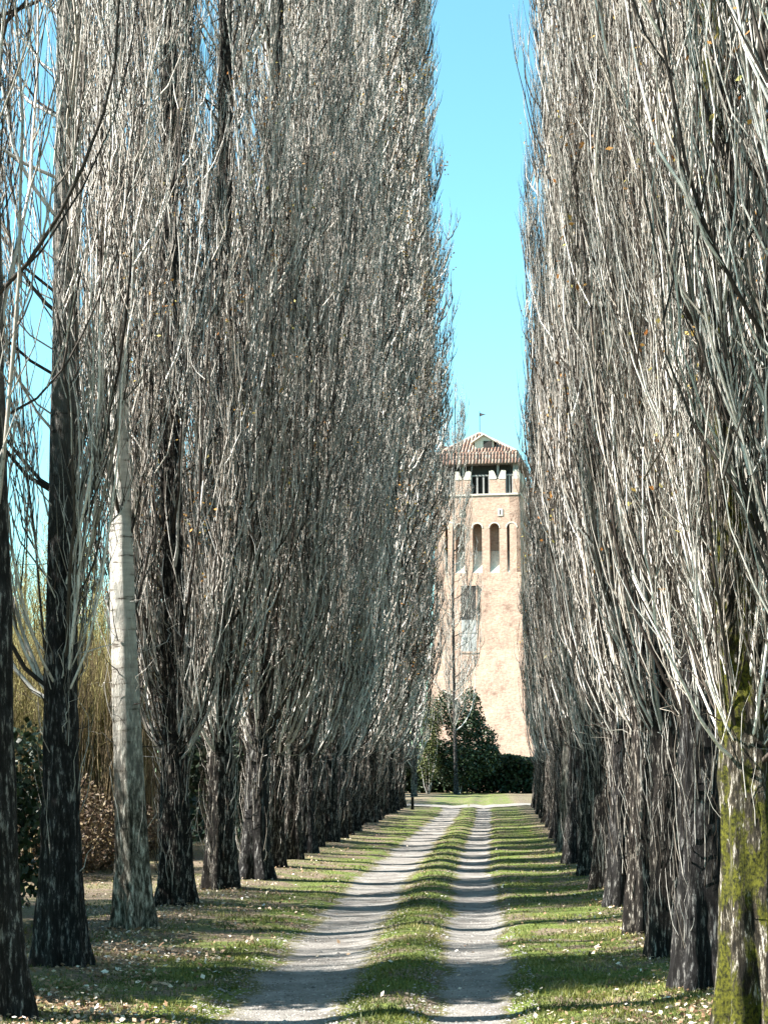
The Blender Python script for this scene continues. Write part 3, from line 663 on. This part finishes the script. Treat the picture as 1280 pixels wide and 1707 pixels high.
# ------------------------------------------------------------------ the tower
def brick_mat():
    m, nt, b = newmat('tower_brick')
    tc = N(nt, 'ShaderNodeTexCoord'); mp = N(nt, 'ShaderNodeMapping'); L(nt, tc.outputs['Object'], mp.inputs[0])
    cb = N(nt, 'ShaderNodeSeparateXYZ'); L(nt, mp.outputs[0], cb.inputs[0])
    ad = N(nt, 'ShaderNodeMath', operation='ADD'); L(nt, cb.outputs[0], ad.inputs[0]); L(nt, cb.outputs[1], ad.inputs[1])
    cc = N(nt, 'ShaderNodeCombineXYZ'); L(nt, ad.outputs[0], cc.inputs[0]); L(nt, cb.outputs[2], cc.inputs[1])
    br = N(nt, 'ShaderNodeTexBrick'); br.inputs['Scale'].default_value = 1.0
    br.inputs['Brick Width'].default_value = 0.28; br.inputs['Row Height'].default_value = 0.075; br.inputs['Mortar Size'].default_value = 0.008
    br.inputs['Color1'].default_value = (0.36, 0.225, 0.165, 1); br.inputs['Color2'].default_value = (0.46, 0.31, 0.235, 1); br.inputs['Mortar'].default_value = (0.40, 0.34, 0.29, 1)
    L(nt, cc.outputs[0], br.inputs['Vector'])
    n1 = noise(nt, mp.outputs[0], 0.9, 6, 0.7); k = ramp(nt, n1, [(0.3, (0.55, 0.52, 0.5)), (0.45, (0.95, 0.95, 0.95)), (0.6, (1.1, 1.08, 1.05)), (0.72, (1.4, 1.35, 1.3))])
    n2 = noise(nt, mp.outputs[0], 5, 4, 0.7); k2 = ramp(nt, n2, [(0.3, (0.75, 0.72, 0.7)), (0.6, (1.05, 1.05, 1.05))])
    c = mix(nt, 1, mix(nt, 1, br.outputs[0], k, 'MULTIPLY'), k2, 'MULTIPLY')
    L(nt, c, b.inputs['Base Color']); b.inputs['Roughness'].default_value = 0.9
    bump(nt, b, n2, 0.5, 0.06)
    return m
def plain(name, col, var=0.25, scale=6, rough=0.85):
    m, nt, b = newmat(name); n1 = noise(nt, coords(nt, (1, 1, 1)), scale, 5, 0.65)
    c = ramp(nt, n1, [(0.3, tuple(q*(1-var) for q in col)), (0.7, tuple(min(1, q*(1+var)) for q in col))])
    L(nt, c, b.inputs['Base Color']); b.inputs['Roughness'].default_value = rough; bump(nt, b, n1, 0.4, 0.02); return m
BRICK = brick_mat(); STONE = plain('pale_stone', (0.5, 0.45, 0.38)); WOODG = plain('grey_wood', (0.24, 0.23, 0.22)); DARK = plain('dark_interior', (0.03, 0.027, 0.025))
PLASTER = plain('grey_shutter', (0.33, 0.33, 0.32), 0.15); IRON = plain('iron', (0.05, 0.05, 0.055))
def tile_mat():
    m, nt, b = newmat('roof_tile')
    a = N(nt, 'ShaderNodeAttribute', attribute_name='tone')
    c = ramp(nt, a.outputs['Fac'], [(0, (0.09, 0.06, 0.05)), (0.35, (0.20, 0.115, 0.085)), (0.7, (0.29, 0.20, 0.155)), (1, (0.38, 0.32, 0.27))])
    L(nt, c, b.inputs['Base Color']); b.inputs['Roughness'].default_value = 0.85; return m
TILE = tile_mat()
TX, TY = -0.35, 139.0          # tower axis x, front face y at gallery
tw = empty('brick_tower', (TX, TY, 0), rad(-7)); tag(tw, 'tall pinkish brick tower with tiled roof and blind arches at the avenue end', 'tower')
HW = 3.6; DEP = 7.2
def zz(py): return 1.75+(1284-py)/19.85
# shaft with battered foot
zs = [(0, 4.9), (6, 4.3), (zz(1090)+0.0, 3.62), (zz(962), 3.3), (zz(833), 3.3)]
m = MB()
o = 0.65
zs = [(0, 4.95), (6, 4.35), (zz(1090), 3.78), (zz(962), HW)]
for k in range(len(zs)-1):
    z0, a0 = zs[k]; z1, a1 = zs[k+1]
    def ring(z, a):
        e = a-HW
        return [(-a, -e, z), (a, -e, z), (a, DEP+e, z), (-a, DEP+e, z)]
    A_, B_ = ring(z0, a0), ring(z1, a1)
    for i in range(4):
        j = (i+1) % 4; m.quad(A_[i], A_[j], B_[j], B_[i])
m.box(-HW+1.1, HW-1.1, 1.1, DEP-1.1, zz(962)-.05, zz(833)-.12)
m.build('wall', BRICK, tw)
# machicolation gallery: five arched bays on each side, with wedge corbels
zA0, zA1, zSill, zEave = zz(962), zz(880), zz(833), zz(779)
ow = 0.40; bay = 2*HW/5
def bayring(m, cx, y0, y1, xf):
    r = ow; zs_ = zA1-r; pts = [(cx-bay/2, zA0), (cx-ow, zA0), (cx-ow, zs_)]
    pts += [(cx-r*math.cos(t), zs_+r*math.sin(t)) for t in np.linspace(0, math.pi, 11)[1:-1]]
    pts += [(cx+ow, zs_), (cx+ow, zA0), (cx+bay/2, zA0), (cx+bay/2, zSill), (cx-bay/2, zSill)]
    m.prism(pts, y0, y1)
def sides():
    yield lambda x, y: (x, y), 0
for side in range(4):
    piece = empty  # frame of each side by rotation
    for k in range(5):
        cx = -HW+bay*(k+0.5)
        m = MB(); bayring(m, cx, 0, 0.9, None)
        g = m.build('gallery_arch', BRICK, tw)
        m2 = MB()
        rr0, rr1 = ow+0.004, ow+0.10
        pts = [(cx-rr1*math.cos(t), zA1-ow+rr1*math.sin(t)) for t in np.linspace(0, math.pi, 13)] + [(cx-rr0*math.cos(t), zA1-ow+rr0*math.sin(t)) for t in np.linspace(math.pi, 0, 13)]
        m2.prism(pts, -0.03, 0.0)  # pale ring added to mimic a bright halo round the arch
        g2 = m2.build('arch_trim', STONE, g)
        # steep sunlit sill in the foot of each blind arch
        m3 = MB(); m3.prism_x([(0.02, zA0-0.01), (0.9, zA0-0.01), (0.9, zA0+1.9), (0.88, zA0+1.9)][::-1], cx-ow+0.003, cx+ow-0.003)
        g3 = m3.build('sloping_sill', STONE, g)
        if side:
            c0 = Vector((0, DEP/2, 0))
            M = mathutils.Matrix.Translation(c0) @ mathutils.Matrix.Rotation(side*math.pi/2, 4, 'Z') @ mathutils.Matrix.Translation(-c0)
            g.matrix_local = M
# parapet course, floor and cornice
m = MB(); m.box(-HW-0.07, HW+0.07, -0.07, 0.46, zSill, zSill+0.14); m.box(-HW-0.07, HW+0.07, DEP-0.46, DEP+0.07, zSill, zSill+0.14)
m.box(-HW-0.07, -HW+0.46, 0.46, DEP-0.46, zSill, zSill+0.14); m.box(HW-0.46, HW+0.07, 0.46, DEP-0.46, zSill, zSill+0.14)
m.build('parapet_course', STONE, tw)
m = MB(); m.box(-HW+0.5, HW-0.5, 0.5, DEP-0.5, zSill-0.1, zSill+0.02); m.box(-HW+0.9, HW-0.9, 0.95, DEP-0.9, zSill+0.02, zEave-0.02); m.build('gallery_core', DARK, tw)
# swallow-tailed merlons (near-black core behind stands for the shade up to the eaves)
mer = [(-3.6, -3.0), (-1.88, -0.52), (1.08, 2.40), (3.05, 3.6)]
zs0 = zSill+0.14
for side in range(4):
    c0 = Vector((0, DEP/2, 0))
    M = mathutils.Matrix.Translation(c0) @ mathutils.Matrix.Rotation(side*math.pi/2, 4, 'Z') @ mathutils.Matrix.Translation(-c0)
    for x0, x1 in mer:
        e0 = 0.42 if side % 2 and x0 < -3.5 else 0
        e1 = 0.42 if side % 2 and x1 > 3.5 else 0
        m = MB(); xa, xb = x0+e0+0.004, x1-e1-0.004
        if xb-xa < 0.1: continue
        zt = zz(806); m.prism([(xa, zs0), (xb, zs0), (xb, zt), (xa, zt)], 0.0, 0.38)
        g = m.build('merlon', BRICK, tw); g.matrix_local = M
        m = MB(); cx = (xa+xb)/2; zh = zz(791)
        if xb-xa > 0.9:
            m.prism([(xa-.04, zt), (cx-.12, zt), (cx-.06, zt+.10), (xa+.34, zh-.02), (xa+.16, zh), (xa-.04, zh-.06)], -0.03, 0.36)
            m.prism([(cx+.12, zt), (xb+.04, zt), (xb+.04, zh-.06), (xb-.16, zh), (xb-.34, zh-.02), (cx+.06, zt+.10)], -0.03, 0.36)
        else: m.prism([(xa, zt), (xb, zt), (xb, zh), (xa, zh)], 0, 0.36)
        m.build('merlon_horn', STONE, g)
        # roof post standing behind each merlon
        m = MB(); m.box(cx-0.1, cx+0.1, 0.40, 0.6, zs0, zEave); g = m.build('roof_post', WOODG, tw); g.matrix_local = M
    for x0, x1 in [(-3.0, -1.88), (-0.52, 1.08), (2.40, 3.05)]:
        m = MB(); wd = x1-x0
        m.box(x0+.02, x0+.12, 0.14, 0.24, zs0, zz(800)); m.box(x1-.12, x1-.02, 0.14, 0.24, zs0, zz(800)); m.box(x0+.02, x1-.02, 0.12, 0.26, zz(800), zz(800)+.12)
        g = m.build('window', WOODG, tw); g.matrix_local = M
        m = MB(); nb = 2 if wd > 1 else 1
        for q in range(nb):
            xc = x0+wd*(q+1)/(nb+1); m.box(xc-.07, xc+.07, 0.16, 0.23, zs0, zz(800))
        m.build('mullion', WOODG, g)
# slits with pale surround
for (px, py) in ((836, 862), (772, 862)):
    cx = (px-804)/20-TX; m = MB(); m.box(cx-.22, cx+.22, -0.04, 0.0, zz(py)-.3, zz(py)+.3); g = m.build('slit_window', STONE, tw)
    m = MB(); m.box(cx-.05, cx+.05, -0.045, -0.035, zz(py)-.2, zz(py)+.2); m.build('opening', DARK, g)
# tall window in the shaft
cx = (782-804)/20-TX; za, zb = zz(1092), zz(984)
yf = -0.16
m = MB(); m.box(cx-.72, cx-.62, yf-.02, yf+.5, za, zb); m.box(cx+.62, cx+.72, yf-.02, yf+.5, za, zb); m.box(cx-.72, cx+.72, yf-.04, yf+.5, zb, zb+.14); m.box(cx-.8, cx+.8, yf-.1, yf+.5, za-.15, za)
g = m.build('tall_window', BRICK, tw)
m = MB(); m.box(cx-.62, cx+.62, yf, yf+.4, zz(1040), zb); m.build('opening', DARK, g)
m = MB(); m.box(cx-.62, cx+.62, yf-.03, yf+.4, za, zz(1040)); m.build('shutter', PLASTER, g)
m = MB(); m.box(cx-.03, cx+.03, yf-.05, yf-.03, za, zz(1040)); m.box(cx-.62, cx+.62, yf-.05, yf-.031, zz(1062), zz(1060)); m.build('rail', WOODG, g)
# hipped roof of round tiles
RE = HW+0.14; zr = zEave; apex = zz(714); cxr, cyr = -0.15, DEP/2
m = MB(); RY = DEP/2+0.14
def rect(e, z): return [(-RE+e, cyr-RY+e, z), (RE-e, cyr-RY+e, z), (RE-e, cyr+RY-e, z), (-RE+e, cyr+RY-e, z)]
cs = rect(0, zr-.02); cm = rect(.42, zr+1.0); ck = rect(.62, zr+1.12)
for i in range(4): m.quad(cs[i], cs[(i+1) % 4], cm[(i+1) % 4], cm[i]); m.quad(cm[i], cm[(i+1) % 4], (cxr, cyr, apex-.08))
m.quad(*reversed(cs)); m.build('roof_deck', WOODG, tw)
Vs, Fs, Ts = [], [], []; off = 0; rs = np.random.RandomState(3)
def tile_plane(A_, B_, D_, E_, ncol):
    # A_,B_ eave corners; D_,E_ upper corners above A_,B_
    global off
    A_, B_, D_, E_ = map(np.array, (A_, B_, D_, E_)); ln = np.linalg.norm(B_-A_); u = (B_-A_)/ln
    nn = np.cross(u, D_-A_); nn /= np.linalg.norm(nn); up = np.cross(nn, u); h = np.dot(D_-A_, up); x1 = np.dot(D_-A_, u); x2 = np.dot(E_-A_, u)
    pitch = ln/ncol
    for c_ in range(ncol):
        xc = (c_+0.5)*pitch; hm = h*min(1, xc/max(x1, 1e-3), (ln-xc)/max(ln-x2, 1e-3)); rows = max(1, int(round(hm/0.42)))
        col = rs.normal(.5, .16)
        for r_ in range(rows):
            s0 = r_*0.42-0.05; s1 = min(s0+0.46, hm); rr = pitch*0.34*rs.uniform(.9, 1.1)
            if s1 <= s0: continue
            ring = []
            for ss, lift in ((s0, 0.06), (s1, 0.02)):
                for t in np.linspace(0, math.pi, 6):
                    ring.append(A_+u*(xc+rr*math.cos(t)*(1.08 if lift > .03 else .92))+up*ss+nn*(1.25*rr*math.sin(t)+lift))
            Vs.extend(ring)
            for q in range(5): Fs.append((off+q, off+q+1, off+7+q, off+6+q))
            Fs.append((off+0, off+5, off+3, off+2)); Ts.extend([float(np.clip(col+rs.normal(0, .15), 0, 1))]*12); off += 12
for s_ in range(4):
    n_ = (s_+1) % 4
    tile_plane(cs[s_], cs[n_], cm[s_], cm[n_], 27); tile_plane(cm[s_], cm[n_], (cxr, cyr, apex), (cxr, cyr, apex), 24)
tl = obj('roof_tiles', mesh_np('roof_tiles', np.array(Vs), np.array(Fs), TILE, {'tone': np.array(Ts)}), tw); tl['kind'] = 'stuff'
# ridge tiles along the hips
Vr = []
for c_ in cm:
    p0 = np.array(c_)+np.array([0, 0, .05]); p1 = np.array((cxr, cyr, apex+.06)); Vr.append(np.linspace(p0, p1, 10))
V, F, T = tubes(np.array(Vr), np.full((4, 10), 0.11), rs.rand(4), 8)
h = obj('hip_ridge', mesh_np('hip_ridge', V, F, TILE, {'tone': T*0+.85}), tw)
# dormer and its shadow block on the front slopes
dx = (806-804)/20-TX+0.1; zd = zr+1.25
m = MB(); m.box(dx-.8, dx+.8, 0.75, 2.6, zd, zd+.8); m.prism([(dx-.8, zd+.8), (dx+.8, zd+.8), (dx, zd+1.3)], 0.75, 2.6); g = m.build('dormer', STONE, tw)
m = MB(); m.box(dx-.05, dx+.68, 0.70, 0.75, zd+.12, zd+.82); m.build('opening', DARK, g)
m = MB(); m.prism([(dx-1.05, zd+.66), (dx, zd+1.32), (dx, zd+1.44), (dx-1.05, zd+.78)], 0.5, 2.6); m.prism([(dx+1.05, zd+.66), (dx+1.05, zd+.78), (dx, zd+1.44), (dx, zd+1.32)], 0.5, 2.6); m.build('dormer_roof', STONE, g)
m = MB(); m.box(-2.75, -1.85, 0.15, 1.1, zr+.92, zr+1.22); m.build('roof_hatch', DARK, tw)  # dark block put in as the shadow beside the dormer
# weathervane
m = MB(); m.box(cxr-.03, cxr+.03, cyr-.03, cyr+.03, apex, apex+2.0); g = m.build('weathervane', IRON, tw)
m = MB(); m.prism([(cxr+.03, apex+1.55), (cxr+.55, apex+1.7), (cxr+.03, apex+1.85)], cyr-.01, cyr+.01); m.build('flag', IRON, g)
# chimney on the left slope
m = MB(); m.box(-3.3, -2.85, 1.6, 2.05, zr+.3, zr+1.75); g = m.build('chimney', STONE, tw); m = MB(); m.box(-3.4, -2.75, 1.5, 2.15, zr+1.75, zr+1.9); m.build('chimney_cap', TILE, g)
